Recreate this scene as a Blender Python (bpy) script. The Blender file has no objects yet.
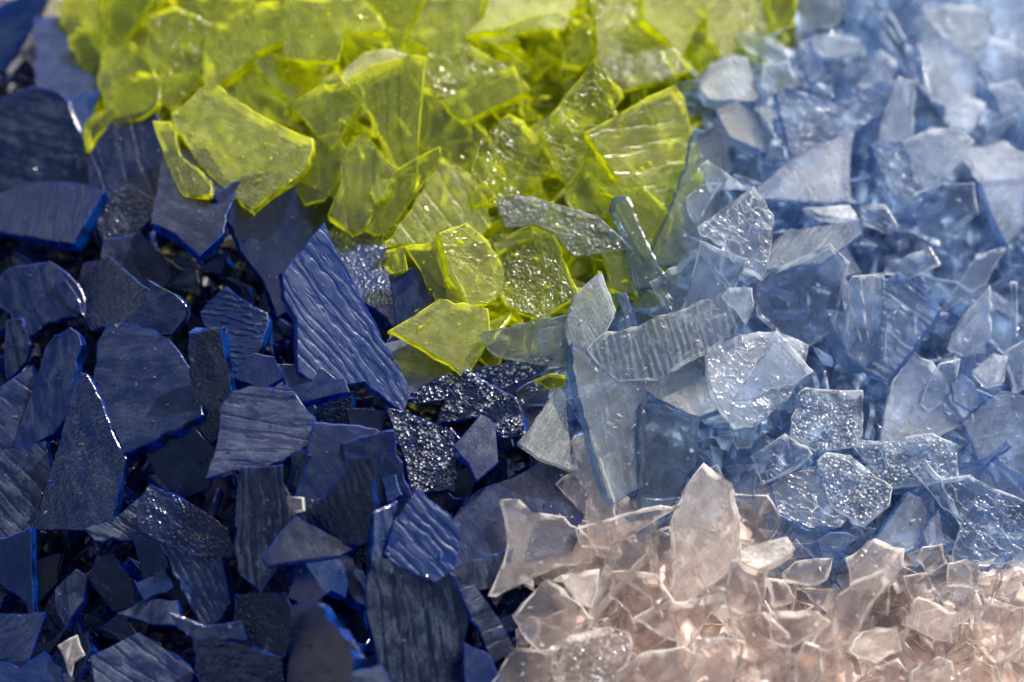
# one line per shard: colour | finish | visible edge offset x,y in picture units | thickness | grain angle | label | outline traced over the heap
SHARDS = """
K f 2,3 14 0|cream pink flake wedged in the top left corner beside the bright blue shard|-8,-8 24,-6 20,2 0,12 -8,14
K s 2,3 10 0|whitish pink splinter poking up beside the bright blue corner shard|31,31 38,44 48,80 41,83 30,62 24,58 6,72 20,50
K f 0,3 12 0|cream coloured flake between the bright blue corner shard and the lime heap|50,-6 82,-6 88,10 58,26 40,22
B s 3,5 15 0|plain mid blue shard below the cream flake at the lime heap's edge|40,26 75,26 90,60 100,75 95,92 70,97 46,88 36,50
B s 5,3 16 0|brightest blue smooth shard filling the top left corner|-8,10 22,-6 49,-6 40,16 5,70 -8,74
B s 2,3 12 80|narrow blue strip standing between two mauve navy shards under the curled lime shard|68,97 99,90 93,118 85,150 80,172 72,135
N w 3,5 16 20|broad mauve navy shard with faint diagonal scratches touching the left border above a ridged one|-8,102 30,86 60,92 68,100 75,140 82,178 60,185 -8,187
N w 1,4 14 75|dim ridged navy shard in shadow directly under the curled lime shard's tip|86,158 116,130 150,118 168,160 158,212 146,228 128,200 100,187
N v 9,9 18 72|thick ridged navy slab with a dark slanting right flank near the left border|-8,186 93,185 97,193 73,243 50,240 -8,229
N d 3,4 12 0|mottled grey navy chip right of the thick ridged slab|98,192 130,182 150,206 141,230 108,242 96,226
N f 2,4 12 0|dusty navy chip above the frosty teal speckled shard|104,238 140,231 163,253 173,277 152,284 126,267 100,257
N d 6,3 14 60|frosty teal speckled navy shard above the large smooth rounded one|82,263 110,256 140,284 140,292 123,321 100,327 90,331 83,296
N f 2,3 13 0|greenish grey navy shard right of the teal speckled one|147,279 175,294 187,306 185,319 172,335 141,323 130,321 150,296
N w 2,4 14 60|shadowed blue shard with fine grooves at the left border below the ridged slab|-8,277 15,266 50,261 82,290 85,314 50,322 22,332 9,312 -8,303
N s 3,3 10 0|little curled navy flake left of the teal speckled shard|53,284 65,279 80,301 85,317 65,304
N w 3,2 12 80|dark upright splinter with a brassy streak at the left border|6,320 22,318 31,345 26,362 5,382
N s -3,5 14 0|wide smooth slate navy shard lying under the big rippled blue one|222,203 240,192 268,184 335,212 326,226 281,275 288,311 276,318 258,273 240,250
N s -1,9 15 0|smooth lavender navy shard with a V shaped blue lower edge beneath the sharp lime splinter|151,224 157,190 168,160 205,158 226,195 224,232 199,254 176,234
N f 1,3 10 0|dull lavender facet under the V shaped blue edge|173,263 180,253 200,267 228,249 221,275 198,270
N r 5,6 15 25|finely ridged navy shard with bright parallel ripples left of the big rippled one|205,307 226,286 267,312 269,321 251,349 235,367 224,349 200,314
B d 0,10 16 45|bubbly textured navy shard tucked behind the big rippled one|332,240 348,236 378,242 392,282 394,321 376,310 351,275
N s -2,3 12 0|smooth grey navy flake between the bubbly shard and the lone lime triangle|388,274 420,276 442,300 396,334
N f 0,4 12 0|olive tinted navy slab in the shade under the lone lime triangle|394,348 432,338 472,374 505,386 470,394 410,394
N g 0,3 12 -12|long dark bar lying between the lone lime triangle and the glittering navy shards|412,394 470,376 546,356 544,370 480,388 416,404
G s 0,3 12 -8|smoky grey clear slab leaning under the long bluish leaf shards|490,336 572,320 574,362 494,356
B v -7,5 17 52|largest rippled blue shard with wavy dark grooves and bright blue lower rim|324,222 331,240 355,282 372,317 387,345 408,384 409,400 396,406 365,382 339,374 316,370 306,363 297,321 283,296 281,273 302,250
N s 3,4 12 0|grey navy flake peeping out below the largest rippled shard's blue rim|283,368 302,361 345,378 350,392 306,394
N s 4,2 12 0|olive navy chip in the gap above the fan shaped grooved shard|232,377 253,352 274,356 284,377 262,390
N s 0,3 10 0|dull reddish navy chip in the dark hollow under the largest rippled shard|345,408 387,410 382,432 350,428
N w 2,3 13 40|mauve grooved navy shard at the left border behind the smooth elongated one|-8,392 33,364 27,397 20,437 -8,449
N s 7,4 15 0|smooth elongated mauve navy shard leaning on the tall teal triangle|46,345 70,327 79,333 82,345 65,395 54,435 24,441 19,437 33,385
N w 2,3 13 45|dark diagonally grooved navy shard at the left border beside the tall teal triangle|-8,448 46,440 43,480 33,512 28,542 -8,548
N s 2,6 16 0|large smooth dark navy shard with rounded top and blue flecks|97,340 107,322 122,322 168,337 185,376 192,408 135,449 123,442 98,395 96,362
N d 3,3 15 70|tall teal frosted navy triangle pointing up|80,372 87,374 101,400 126,458 118,492 106,521 33,520 40,500 60,440 70,400
N d 4,2 15 80|upright glassy navy block with pale vertical flecks left of the fan shaped grooved shard|188,332 221,330 224,395 206,452 190,412
N s 3,2 13 0|black navy shard sunk in the dark gap under the large smooth one|145,455 188,420 205,455 208,490 180,490 155,475
N w 0,5 15 5|fan shaped lavender navy shard with long curved grooves|205,479 217,442 220,405 232,390 256,384 288,384 301,402 316,417 303,440 281,462 258,459 235,470
N v 0,2 13 85|dark upright grooved navy strip under the fan shaped grooved shard|241,466 283,464 287,516 279,565 262,582 239,574 235,524
N d 2,2 10 80|slim sparkling navy chip at the fan shaped shard's lower tip|290,453 304,450 304,496 298,502 287,494
N s -2,2 13 0|almost black clear navy plate behind the stepped navy shard|314,422 376,428 388,446 344,477 312,512 300,503
K f 1,2 9 0|small lilac grey chip among navy shards under the fan shaped grooved shard|285,496 303,497 304,510 289,514
N s 0,3 12 0|dark frame shaped navy shard behind the stepped one|343,443 390,441 404,497 390,512 378,508 345,472
B s 1,2 9 0|little rounded bright blue chip right of the stepped navy shard|381,478 396,474 402,495 387,504
N r 0,3 13 70|stepped navy shard with bright lines across its top|345,456 381,457 373,490 372,530 359,546 330,531 305,516 325,495 340,476
B s -4,3 13 0|dusky blue chip directly beneath the blue lavender triangle|293,581 308,561 353,558 356,566 348,583 346,598 331,591 316,601 298,593
N s -4,2 13 0|blue lavender triangle with thick bright left edge below the stepped shard|263,558 296,516 348,542 359,547 341,556 306,560 268,566
N d 1,3 12 60|grainy dark navy chip left of the rounded olive plate|236,593 286,591 291,628 276,649 240,640
N s 8,0 14 0|smooth rounded olive navy plate at the bottom border|290,606 316,602 338,628 356,658 350,692 286,692
N d -1,-3 14 20|dark navy shard with a few bright glints at the bottom border|192,640 215,642 282,658 287,692 198,692
N w 1,3 13 30|mottled navy flake touching the left end of the speckled mauve shard|84,528 118,515 138,498 152,520 138,533 95,541
B s 1,2 12 0|dark blue panel behind the small clear blue sliver|130,530 163,543 170,568 143,580
B s 1,3 9 0|small clear blue sliver left of the finely scratched blue rectangle|135,583 165,567 174,588 144,601
B r 3,5 14 60|finely scratched bright blue rectangle slanting down|160,545 178,540 213,556 232,603 205,625 185,596
N d 2,4 14 30|speckled mauve navy shard resting on the scratched blue rectangle|138,500 150,483 178,495 210,515 229,530 239,557 208,557 182,551 160,541 140,530
N s 4,2 14 80|blue grey wedge at the left border below the tall teal triangle|-8,541 31,526 30,606 15,594 -8,579
N f 2,2 12 0|dusty pointed navy flake left of the shiny navy one|54,590 75,568 87,576 83,602 65,629 55,610
N s 2,4 12 0|shiny navy flake with a warm glint left of the clear blue sliver|85,576 95,558 112,552 133,580 128,600 113,612 100,596
N s 2,3 13 0|smooth navy triangle pointing down in the lower left corner area|-8,613 46,612 35,642 20,669 -8,652
N f 0,3 12 0|olive brown flake under the shiny navy one|115,613 150,600 178,600 182,625 150,624
N f 0,3 12 0|olive brown slab under the scratched blue rectangle's tip|168,612 205,626 242,620 247,640 197,641 178,628
K f 1,3 10 0|small bright pinkish chip lying alone on the lower left navy shards|58,645 78,634 86,655 75,662 72,677 66,662
N w 1,5 14 40|dark navy shard with bright diagonal ripples at the bottom border|90,656 140,631 178,655 196,672 182,692 94,692
N s 0,3 14 0|shadowed navy shard in the bottom left corner|-8,655 20,668 45,650 62,668 66,692 -8,692
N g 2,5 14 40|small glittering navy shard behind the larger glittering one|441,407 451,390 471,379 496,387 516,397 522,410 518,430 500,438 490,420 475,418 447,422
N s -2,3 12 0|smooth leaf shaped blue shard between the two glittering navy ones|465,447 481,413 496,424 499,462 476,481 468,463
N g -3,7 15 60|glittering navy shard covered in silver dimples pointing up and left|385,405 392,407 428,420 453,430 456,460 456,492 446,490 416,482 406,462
N s 0,4 14 0|large plain dark blue shard behind the concave pink one|470,495 503,480 549,462 577,500 562,545 500,563 456,566 462,520
G f -2,3 11 0|smoky grey translucent triangle on dark navy shards left of the long clear leaf|517,443 556,397 566,392 566,461 537,458
B w -3,1 12 80|slim dark navy strip left of the diagonally grooved blue shard|374,512 398,500 386,560 370,578
N f 0,3 12 0|dark navy flake under the grooved blue shard's lower corner|452,570 505,556 512,586 460,588
N w -4,3 15 80|tall scratched navy slab at the bottom border|367,575 375,560 400,568 440,580 455,575 461,610 463,692 378,692 376,655 366,615
B v -4,3 14 48|diagonally grooved blue shard lying on the tall scratched slab|416,487 462,525 455,569 436,583 398,567 384,553 394,520
N w -6,1 14 -20|mauve banded navy slab with blue left edge beside the pale pink heap|456,586 474,583 501,620 508,642 490,652 478,626
N s 0,3 12 0|dark navy plate at the bottom border beside the pale pink heap|463,640 490,655 507,692 466,692
N f -1,3 12 0|small navy shard at the bottom border left of the tall scratched slab|350,672 380,664 396,692 346,692
L f 0,3 12 0|washed out cream lime flake at the lime heap's upper left|58,22 64,-6 106,-6 100,26 76,27 65,28
L s 0,3 12 0|dull olive clear shard at the lime heap's upper left rim|67,38 78,28 102,28 104,52 99,78 86,71
L s 1,3 12 0|dim lime shard above the curled lime shard|100,50 122,46 160,70 158,86 112,106 97,82
L s 5,2 13 60|lime shard with a bright slanting right edge at the top left of the lime heap|98,-6 154,-6 150,4 122,47 113,48 97,36
L s 0,3 12 0|deep green lime shard half hidden behind the broad streaked one|190,-6 257,-6 250,5 225,20 207,28 192,10
L d 0,3 14 0|mottled deep lime shard left of the broad streaked one|147,15 175,5 207,28 202,66 162,72 145,55
L s 0,3 12 0|shadowed olive flake between the curled lime shard and the largest pale one|160,74 200,72 198,86 172,108 160,102
L s 3,7 14 0|curled lime shard with a bright yellow rim hanging over the navy heap|85,152 83,125 93,114 108,105 118,82 125,73 153,70 162,82 158,105 140,118 100,133 91,150
L s 1,3 14 0|green lime facet below the broad streaked shard's yellow edge|225,80 258,55 272,70 288,88 278,122 255,116 240,96
L s 0,3 12 0|smoky clear lime fold with a white glint above the five sided shard|262,60 284,56 332,64 320,82 292,102 272,86
L r 4,9 16 60|broad streaked lime shard with a wide yellow lower edge at the upper left|203,72 202,52 212,25 240,10 262,2 285,8 303,18 296,28 256,52 225,76 212,82
L f 4,8 13 0|sharp lime splinter jutting from under the largest pale lime shard|153,121 170,121 180,155 211,180 211,195 183,195 162,148
L s 0,3 12 0|rounded yellow lime shard below the five sided one|292,186 314,150 332,143 338,160 325,200 305,205
L f 4,2 14 0|five sided hazy lime shard with a bright right edge|288,104 305,94 322,83 348,90 353,99 332,150 322,142
L f 1,6 16 30|largest pale frosted lime shard above the navy heap|170,112 200,86 218,84 256,112 313,138 313,150 294,180 252,211 245,205 205,170 190,150 172,125
L s 0,3 12 0|deep lime slab under the pointed pale shard at the heap's top|345,32 380,35 410,38 432,48 410,60 345,62
L f 2,5 14 60|pale frosted lime sheet with a ragged square lower corner at the top|286,-8 356,-8 378,30 345,33 338,62 283,57 282,30
L f 3,6 14 80|big pale lime plate with a blunt pointed lower end at the top border|422,-8 488,-8 460,38 441,47 408,32
L f 6,3 14 0|pale lime wedge pointing down at the top border|352,-8 425,-8 418,8 396,42 387,43 376,25
L f 0,7 14 0|pale green plate with a bright green lower edge at the top border|466,35 484,15 490,-8 578,-8 574,9 512,18
L s 0,4 10 0|thin bright lime sliver under the pale green plate|500,26 530,15 570,12 565,30 540,29 508,36
L c 0,3 13 60|veined lime shard above the tilted clear one|428,53 467,42 503,70 440,99 422,72
L s 0,3 13 0|deep lime shard left under the tilted clear one|428,97 465,120 490,150 470,172 432,162 416,130
L w 0,3 13 85|long clear lime wedge with bright sides under the oval one|357,85 376,76 406,62 426,57 424,75 414,163 398,162 391,152 371,120
L s -2,5 12 0|oval lime shard lying across the top of the long clear wedge|343,83 344,68 366,51 391,48 411,55 404,64 376,76 349,87
L c 0,3 13 40|crackled deep lime shard below the tilted clear one|476,148 509,113 523,120 551,165 541,183 502,197 470,204
L s 1,5 13 25|tilted clear lime block with bright rims|439,100 513,64 530,90 467,121 460,120
L s 0,3 13 60|green lime slab left of the triangular grained shard|397,169 440,146 442,158 386,237 364,230
L w 0,4 14 85|yellow lime shard with a grained pointed lower end hanging over the navy heap|341,151 364,130 397,169 392,180 365,229 351,235 327,216 341,183
L f 0,3 9 0|little bright lemon chip lying on the yellow lime shard|369,187 376,180 395,178 387,195 374,202
L w -1,4 14 62|triangular grained lime shard pointing up above the round one|384,242 440,155 468,172 474,200 492,226 460,235 386,245
L s 0,2 9 0|small clear lime chip right of the triangular grained shard|469,197 484,180 496,197 474,207
L s 0,3 13 0|deep lime panel under the wrinkled lime diamond|565,190 597,148 630,180 660,216 650,240 612,208 590,216
L s 0,3 12 80|small narrow lime triangle above the wrinkled diamond|560,66 564,45 584,12 592,20 595,55 580,69
L d 0,5 15 0|large dark olive lime shard between the wrinkled diamond and the pale square one|590,-8 642,-8 643,22 688,60 694,66 643,85 617,84 603,70 596,30
L f -7,4 14 0|pale cream lime plate with a bright yellow left edge at the top border|640,-8 710,-8 706,10 686,52 678,50 643,20
L c 0,3 13 10|wrinkled lime diamond standing on its point|595,58 620,88 624,96 594,148 567,187 541,132 565,95
L w -5,4 16 -12|large square lime shard with wavy cross ridges touching the pale blue heap|585,132 647,97 675,85 685,98 690,150 660,212 626,172
L d 0,3 13 0|olive lime shard at the top border beside the pale blue heap|706,10 717,-8 766,-8 768,25 725,48 707,40
L s 0,3 12 0|small lime shard at the top border half covered by pale blue ones|768,-8 797,-8 794,26 770,30
L s 0,3 12 0|deep yellow lime wedge behind the curved blue edged strip|598,190 630,175 662,215 657,256 640,242 620,202
L s 0,3 12 0|dark lime shard in the shade right of the silvery one|603,252 626,247 640,300 610,288
L s 0,3 11 0|small rounded lime chip hanging at the heap's lower edge over navy glass|386,250 405,245 408,270 395,277 383,266
L s 0,4 13 40|dark lime shard left of the round lime one|404,247 438,238 449,278 464,305 438,294 420,270
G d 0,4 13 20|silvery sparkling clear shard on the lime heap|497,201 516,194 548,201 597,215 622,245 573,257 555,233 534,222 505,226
L d 0,5 16 30|rough bumpy lime lump at the heap's lower end|495,247 530,226 555,236 569,271 569,289 541,321 505,307 502,278
L s 0,3 9 25|small shiny lime bar resting on the bumpy lump|493,243 532,226 534,238 498,253
L c -3,4 15 30|round veined lime shard with pale rim left of the bumpy lump|439,233 467,222 488,240 505,271 502,293 488,304 470,297 449,276
L f -3,4 13 0|lone frosted lime triangle slid down onto the navy heap|388,330 439,298 488,308 490,338 467,377 462,375
L s 0,3 10 0|small dark lime chip lying alone below the lime heap|533,380 550,373 566,375 565,385 550,390
K s 0,3 12 0|purplish clear pink shard beneath the veined blue lump|740,502 768,495 782,520 762,541 742,537
K f -1,3 13 0|broad pink flake under the long clear blue leaf's tip|555,484 578,466 569,441 590,441 615,503 611,547 590,541 582,512
Q f 0,4 12 0|hazy pale blue flake over lime glass at the top border|797,-8 852,-8 838,25 800,31
P s 0,4 9 0|curved pale blue sliver with dark edge below the hazy top flake|799,41 827,32 859,39 864,48 834,54
Q s 3,3 10 20|long oval pale blue flake with dark lower rim beside the olive lime shard|735,35 745,30 784,46 790,66 770,60 745,46
P f 0,3 11 0|small pale blue flake right of the dome shaped one|762,62 790,60 800,84 776,92 760,84
P f 1,3 10 0|pale pointed flake standing near the top of the pale blue heap|798,57 812,39 827,77 809,85
P f 0,4 12 0|blurred pale blue kite shaped flake beside the long white sliver|857,85 880,49 896,60 892,85
Q f 2,4 13 0|cream tinted pale plate near the top right corner|922,21 947,2 984,11 977,46 947,54
P s 2,3 12 50|long pale shard running along the white sliver at the top|877,-8 914,-8 949,46 929,54 905,39
P s 2,1 7 60|long white slanting sliver near the top border|865,-8 877,-8 906,38 899,44
P f 0,4 12 0|pale blue shard cut by the top right corner|984,-8 1032,-8 1032,36 996,22
P f 3,3 13 0|large hazy pale shard at the right border below the corner one|972,48 989,35 1032,54 1032,94 989,83
P f -2,5 13 0|hazy blue grey shard below the cream tinted plate|915,42 947,36 976,60 969,103 947,104 929,82
P s 2,4 12 0|thin bluish splinter left of the hazy blue grey shard|905,44 922,48 932,94 942,101 928,95 913,78
P f 0,4 12 0|small grey blue flake beside the white comma shaped chip|945,104 962,90 986,103 972,130 950,126
P f 0,4 12 0|grey flake at the right border above the white comma shaped chip|988,86 1015,80 1032,104 1004,114
P f 1,3 10 -25|white comma shaped chip near the right border|984,127 1015,112 1019,118 998,138 987,138
P f -1,4 12 0|hazy flake under the white comma shaped chip|972,152 1006,140 1032,158 1032,172 996,178
Q s -5,2 13 70|tall clear shard with dark blue left edge against the lime heap|655,255 659,232 680,178 692,135 712,128 722,140 731,172 712,232 700,246
Q s -4,6 12 0|greyish parallelogram with blue lower edge under the dome shaped flake|714,109 749,107 770,134 767,155 731,137
Q f 0,3 9 0|tiny triangular flake right of the greyish parallelogram|752,106 772,106 774,134
Q f 0,6 13 0|dome shaped greyish pale blue flake with dark blue base|698,88 710,63 731,53 749,56 761,95 756,102 707,100
Q s 5,1 13 75|dark clear strip with rounded top and strong blue right edge|608,211 612,197 627,196 633,206 659,268 652,277 634,290 622,243
P c -2,4 13 30|pointed veined pale blue shard behind the smoothest light one|775,92 789,85 833,102 884,81 878,113 859,130 799,150
P f 0,4 13 0|narrow upright hazy shard right of the pointed veined one|884,116 898,76 915,81 908,138 880,142
P c 0,3 13 30|wing shaped clear shard under the bright pale fin|870,141 905,148 933,183 915,194 912,211 890,190
P f 0,4 13 0|bright pale fin shaped shard at the upper right|903,141 930,127 961,130 975,141 958,165 936,184 915,176
P f -5,4 13 0|cream pale pointed shard with a blue left edge at the right border|978,181 1032,176 1032,215 1010,247 990,211
P s 0,3 12 0|large grey clear shard below the bright pale fin|915,193 943,183 975,183 979,213 940,247 913,233 898,226
P s 2,3 12 0|blue grey chip under the large grey clear shard|886,262 930,246 940,263 908,277 884,272
P r 0,3 11 30|little fan ribbed flake right of the smoothest light shard|860,206 885,204 899,226 888,232 863,224
P f 0,3 11 0|thin pale flake below the smoothest light shard's edge|803,207 850,204 861,221 820,216
Q f 0,5 13 0|beige tinted hazy shard under the smoothest light one|765,256 783,230 860,220 863,234 815,254 768,271
P f -1,5 14 0|smoothest light grey blue shard with a straight blue lower edge|757,187 799,152 857,127 852,197 860,204 810,203 760,196
P s -2,3 11 0|small clear flake left of the square veined shard|686,198 700,185 722,183 699,225
P s -3,3 9 0|small white rimmed clear chip above the square veined shard|701,165 708,160 731,176 745,187 712,191
Q s 0,3 12 0|grey clear triangle left of the folded clear one|649,282 700,257 730,285 720,300 676,311
P s 2,3 12 0|folded clear triangle above the long glittering shard|700,240 738,264 722,297 686,308
P c 0,4 13 55|square veined pale blue shard with fine white streaks|698,226 754,185 774,215 760,266 735,257
P s 0,3 13 0|large clear shard with a hairline bright edge below the beige tinted one|752,286 780,266 830,243 850,262 834,331 795,342 757,316
P s 0,3 10 70|short dark blue upright sliver behind the long glittering shard|614,293 626,292 638,328 626,330
Q f -2,3 13 60|pale hazy leaf tip standing left of the long glittering shard|566,322 573,296 601,270 616,310 597,331 590,349 573,347
Q s -2,3 13 80|long clear leaf with dark blue rim pointing down over the pink heap|572,342 594,360 620,380 638,378 638,477 614,504 607,497 590,442 577,392
Q s 0,3 12 0|pinkish clear plate under the long glittering shard's tip|672,385 703,350 712,376 728,412 700,418
Q s 0,8 13 10|clear plate with a thick dark blue front edge under the long glittering shard|636,384 664,382 705,378 714,404 690,409 655,398
Q s 3,4 14 85|broad clear panel with rounded blue right edge over the pink heap|638,402 665,404 699,416 695,462 668,512 655,522 640,518
Q r -2,5 15 80|long glittering horizontal shard at the pale blue heap's left end|587,349 601,335 721,298 749,303 735,335 703,349 664,381 622,381 598,363
P f 1,3 9 0|small bright three pointed chip on the long glittering shard's upper end|721,296 728,287 752,287 754,303 744,322
Q s 0,3 11 0|clear ring edged chip above the pink heap beside the broad panel|722,402 749,404 761,411 752,446 737,448
P c -2,4 14 45|big crackled clear plate in the middle of the pale blue heap|707,345 735,335 777,331 809,345 806,377 785,400 762,420 737,426 722,410 708,375
P s -1,5 11 0|clear triangle with bright white rim lying on the big crackled plate|731,404 777,329 814,371 790,383
P f 3,3 12 0|smooth upright pale shard beside the white upright sliver|855,275 884,272 880,350 865,369 845,352
P r 5,5 14 40|ribbed pale blue shard with white ripples and dark blue right edge|882,279 898,272 941,310 888,382 863,371 880,349
P s 2,1 7 85|bright white upright sliver left of the ribbed pale shard|852,276 861,275 870,346 863,348 848,302
P s 3,4 13 50|long slanting clear shard right of the ribbed one|940,309 976,254 1006,247 986,284 958,302
P f 2,4 13 0|hazy pale flake at the far end of the long slanting clear shard|947,349 958,321 990,284 991,336 968,357
P s 2,1 7 85|thin bright white upright line of glass near the right border|1010,281 1017,282 1017,331 1009,336
P f -2,3 12 0|hazy flake with white rim cut by the right border|1007,350 1032,334 1032,386 1017,394
P f 0,3 11 0|small hazy flake left of the white rimmed one at the right border|972,371 993,352 1008,356 1004,382 986,386
P s -2,4 14 30|big clear tilted plate carrying two bright flakes|888,440 888,400 893,380 913,352 932,362 964,417 948,430 918,439
P s -3,1 9 60|slim flake with a white V shaped rim on the big tilted plate|922,405 940,363 961,358 957,384 946,401 930,413
P f 1,3 9 0|bright oval flake on the big tilted plate's right end|950,384 961,372 975,384 981,405 972,412 953,401
P f 0,4 13 0|smooth blue grey shard at the right border beside the oval flake|960,421 1000,390 1032,398 1032,480 1000,481 976,456
P s 0,3 12 0|clear shard with a white sliver on it at the lower right of the blue heap|960,471 995,456 1032,480 1032,502 985,487
P s 1,2 6 -35|short white slanting sliver near the right border|978,462 1007,440 1011,445 985,466
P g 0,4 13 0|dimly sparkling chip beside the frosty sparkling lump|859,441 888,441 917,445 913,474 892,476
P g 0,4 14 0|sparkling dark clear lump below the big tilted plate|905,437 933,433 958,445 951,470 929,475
P s 1,1 5 75|tiny white needle between the two sparkling lumps|879,444 884,443 890,466 886,469
P c 1,3 12 50|thin clear shard sloping beside the large veined one|911,471 925,458 942,478 963,521 942,508
P c 0,4 14 30|large veined clear shard at the pale blue heap's lower right end|942,479 970,474 1000,490 1032,502 1032,562 950,563 960,526
P f -5,1 13 0|hazy blue wedge with dark blue left edge at the pink boundary|884,537 909,491 929,499 922,536 907,554
P s 0,3 11 0|small blue facet right of the hazy wedge at the pink boundary|921,532 938,507 948,546 929,551
P s 0,4 11 0|small oval clear chip with blue rim lying on pink glass|816,541 830,532 847,532 863,538 842,552 820,552
P c 0,4 12 50|veined grey fan shaped shard below the sparkling block's left side|751,454 785,433 813,454 799,467 762,484
P c -3,5 14 20|veined clear lump with dark blue base at the pink boundary|770,485 799,470 820,478 843,507 840,528 811,529 778,512
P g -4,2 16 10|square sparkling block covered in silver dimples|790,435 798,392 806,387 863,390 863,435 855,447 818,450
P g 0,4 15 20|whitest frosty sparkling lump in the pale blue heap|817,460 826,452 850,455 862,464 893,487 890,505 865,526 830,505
K f 0,3 12 0|reddish dark pink flake in the shade beside the concave pink shard|560,575 600,568 592,607 575,600
K s 0,3 12 0|tan pink flake at the bottom border beside the mauve banded navy slab|515,648 540,658 556,692 488,692 503,665
K s 1,3 12 0|reddish pink long shard left of the tall pink leaf|604,564 614,538 648,525 646,546 622,566 590,612
K s 0,2 12 80|narrow clear pink strip along the tall pink leaf's left side|652,533 670,526 673,598 660,597 656,570
K w 0,4 11 25|bluish white streaked flake between the blue leaf and the pink heap|587,527 612,518 660,505 670,511 648,525 610,549 592,542
K f 0,3 14 60|tall smooth pink leaf standing above the pink heap|671,520 683,491 704,462 733,483 739,512 737,557 683,598 673,598
K s 0,3 14 0|concave sided grey pink shard lying on navy glass|489,594 505,557 507,524 501,499 520,499 532,512 565,516 582,528 598,553 594,561 557,567 499,595
K s 0,3 13 0|six sided clear pink shard with pale rim under the reddish one|612,571 657,574 662,599 632,622 627,611 608,596
K s 0,4 13 30|clear pink triangle pointing down in the middle of the pink heap|632,618 662,601 697,598 722,593 690,644 667,637
K s -1,3 14 0|clear pink prism with sharp top corner at the navy boundary|514,616 551,578 594,618 575,631 550,656 540,650 527,638
K g 0,4 14 30|sparkling rounded pink shard below the clear prism|551,674 569,636 607,626 629,633 632,651 612,671 598,692 556,692
K s 0,4 13 20|curved pink plate with pale upper rim at the bottom border|617,671 642,653 684,646 694,661 688,692 617,692
K s -2,3 13 0|four sided clear pink block with thick white rim at the bottom border|690,674 704,638 737,648 735,692 692,692
K s 0,3 13 70|clear pink slab between the shiny bar and the net textured shard|732,561 762,571 752,611 730,618 724,596
K s 0,5 12 -20|shiny clear pink bar right of the tall pink leaf|739,549 787,536 796,549 758,570 741,561
K c -2,3 14 60|net textured pale pink shard at the bottom border|727,618 765,612 780,640 790,692 736,692 740,650
K s 0,4 12 0|rounded clear pink chip with bright lower rim below the small oval blue one|783,571 796,561 833,558 828,578 811,584 786,579
K s 0,3 11 0|pale facet left of the white edged pink triangle|768,578 784,580 797,600 774,608
K s -2,3 10 0|white edged small pink triangle under the rounded clear chip|798,588 836,588 828,612 815,602
K s 0,4 13 0|wide clear pink chunk left of the long white rimmed one|768,611 815,611 819,623 788,646 770,640
K f 0,4 13 0|reddish hazy pink flake touching the hazy blue wedge|845,558 875,538 905,548 903,566 885,593 850,583
K s -3,4 14 55|long pink shard with bright white rims rising to the right|818,637 840,593 888,567 888,583 868,612 850,641 833,645
K f -4,2 12 0|flat tan pink flake beside the long white rimmed shard's foot|850,651 863,631 898,626 903,651 880,662
K s 1,2 12 0|reddish small pink chip left of the square frosted plate|903,576 925,572 935,590 912,601
K f -2,5 13 0|square frosted pink plate with white left edge|904,625 918,596 940,604 950,616 953,643 940,641
K s 2,3 11 50|slim shiny pink bar leaning on the square frosted plate|953,616 975,589 982,604 963,621 953,625
K s 0,4 13 80|bright upright rounded pink shard near the right border|980,616 993,609 1015,616 1013,651 998,662 983,646
K s -1,3 12 85|white glinting upright pink shard at the bottom border|823,692 828,651 843,644 854,666 854,692
K s 0,3 12 85|dark centred oval pink shard at the bottom border|795,661 805,641 820,646 823,671 813,692 795,692
K s 0,4 12 0|pale curved pink shard at the bottom border under the flat tan flake|855,682 875,666 898,658 908,671 903,692 855,692
K s 0,4 12 0|hazy pink shard at the bottom border under the square frosted plate|913,671 940,656 953,661 956,692 913,692
K r 0,4 12 40|finely ribbed pink shard at the bottom border right of the hazy one|958,671 975,656 993,666 994,692 958,692
K s 0,4 12 0|pink shard cut by the bottom right corner|1000,661 1032,640 1032,692 1000,692
K s 0,3 12 0|small rounded pink chip touching the small blue facet|923,546 943,543 948,563 928,574 917,558
K f 0,3 12 0|greyish pink lump under the large veined blue shard|948,563 968,558 976,568 973,586 948,584
K s 0,3 10 70|narrow reddish pink splinter right of the greyish lump|978,576 1000,573 992,605 984,600
K f 0,4 12 0|pale pink chip at the right border above the bottom corner shard|1000,593 1020,581 1032,608 1010,610
"""
import bpy, math, random
import numpy as np
from mathutils import Vector, Matrix
from mathutils.geometry import delaunay_2d_cdt

random.seed(7); rng = np.random.default_rng(7)
S = bpy.context.scene
COL = S.collection

# ------------------------------------------------------------------ camera
W, H = 1024, 682
SW_F = 0.36                      # sensor width / focal length
DIST = 0.3335
TILT = math.radians(30)
PX = 0.12 / 1024                 # metres per picture unit at the focus distance
HEAP_TOP = 0.032
TARGET = Vector((0, 0, HEAP_TOP))
F = Vector((0, math.sin(TILT), -math.cos(TILT)))
U = Vector((0, math.cos(TILT), math.sin(TILT)))
R = Vector((1, 0, 0))
CAM = TARGET - F * DIST

cd = bpy.data.cameras.new('camera')
cam = bpy.data.objects.new('camera', cd); COL.objects.link(cam)
cd.lens = 100; cd.sensor_width = 36; cd.clip_start = 0.01; cd.clip_end = 50
cam.matrix_world = Matrix.Translation(CAM) @ Matrix((R, U, -F)).transposed().to_4x4()
cd.dof.use_dof = True
cd.dof.aperture_fstop = 13
cd.dof.aperture_blades = 7
S.camera = cam

def ray(px, py):
    return F + R * ((px - 512) / 1024 * SW_F) - U * ((py - 341) / 1024 * SW_F)
def project(p):
    d = p - CAM; z = d.dot(F)
    return 512 + d.dot(R) / z / SW_F * 1024, 341 - d.dot(U) / z / SW_F * 1024

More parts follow.
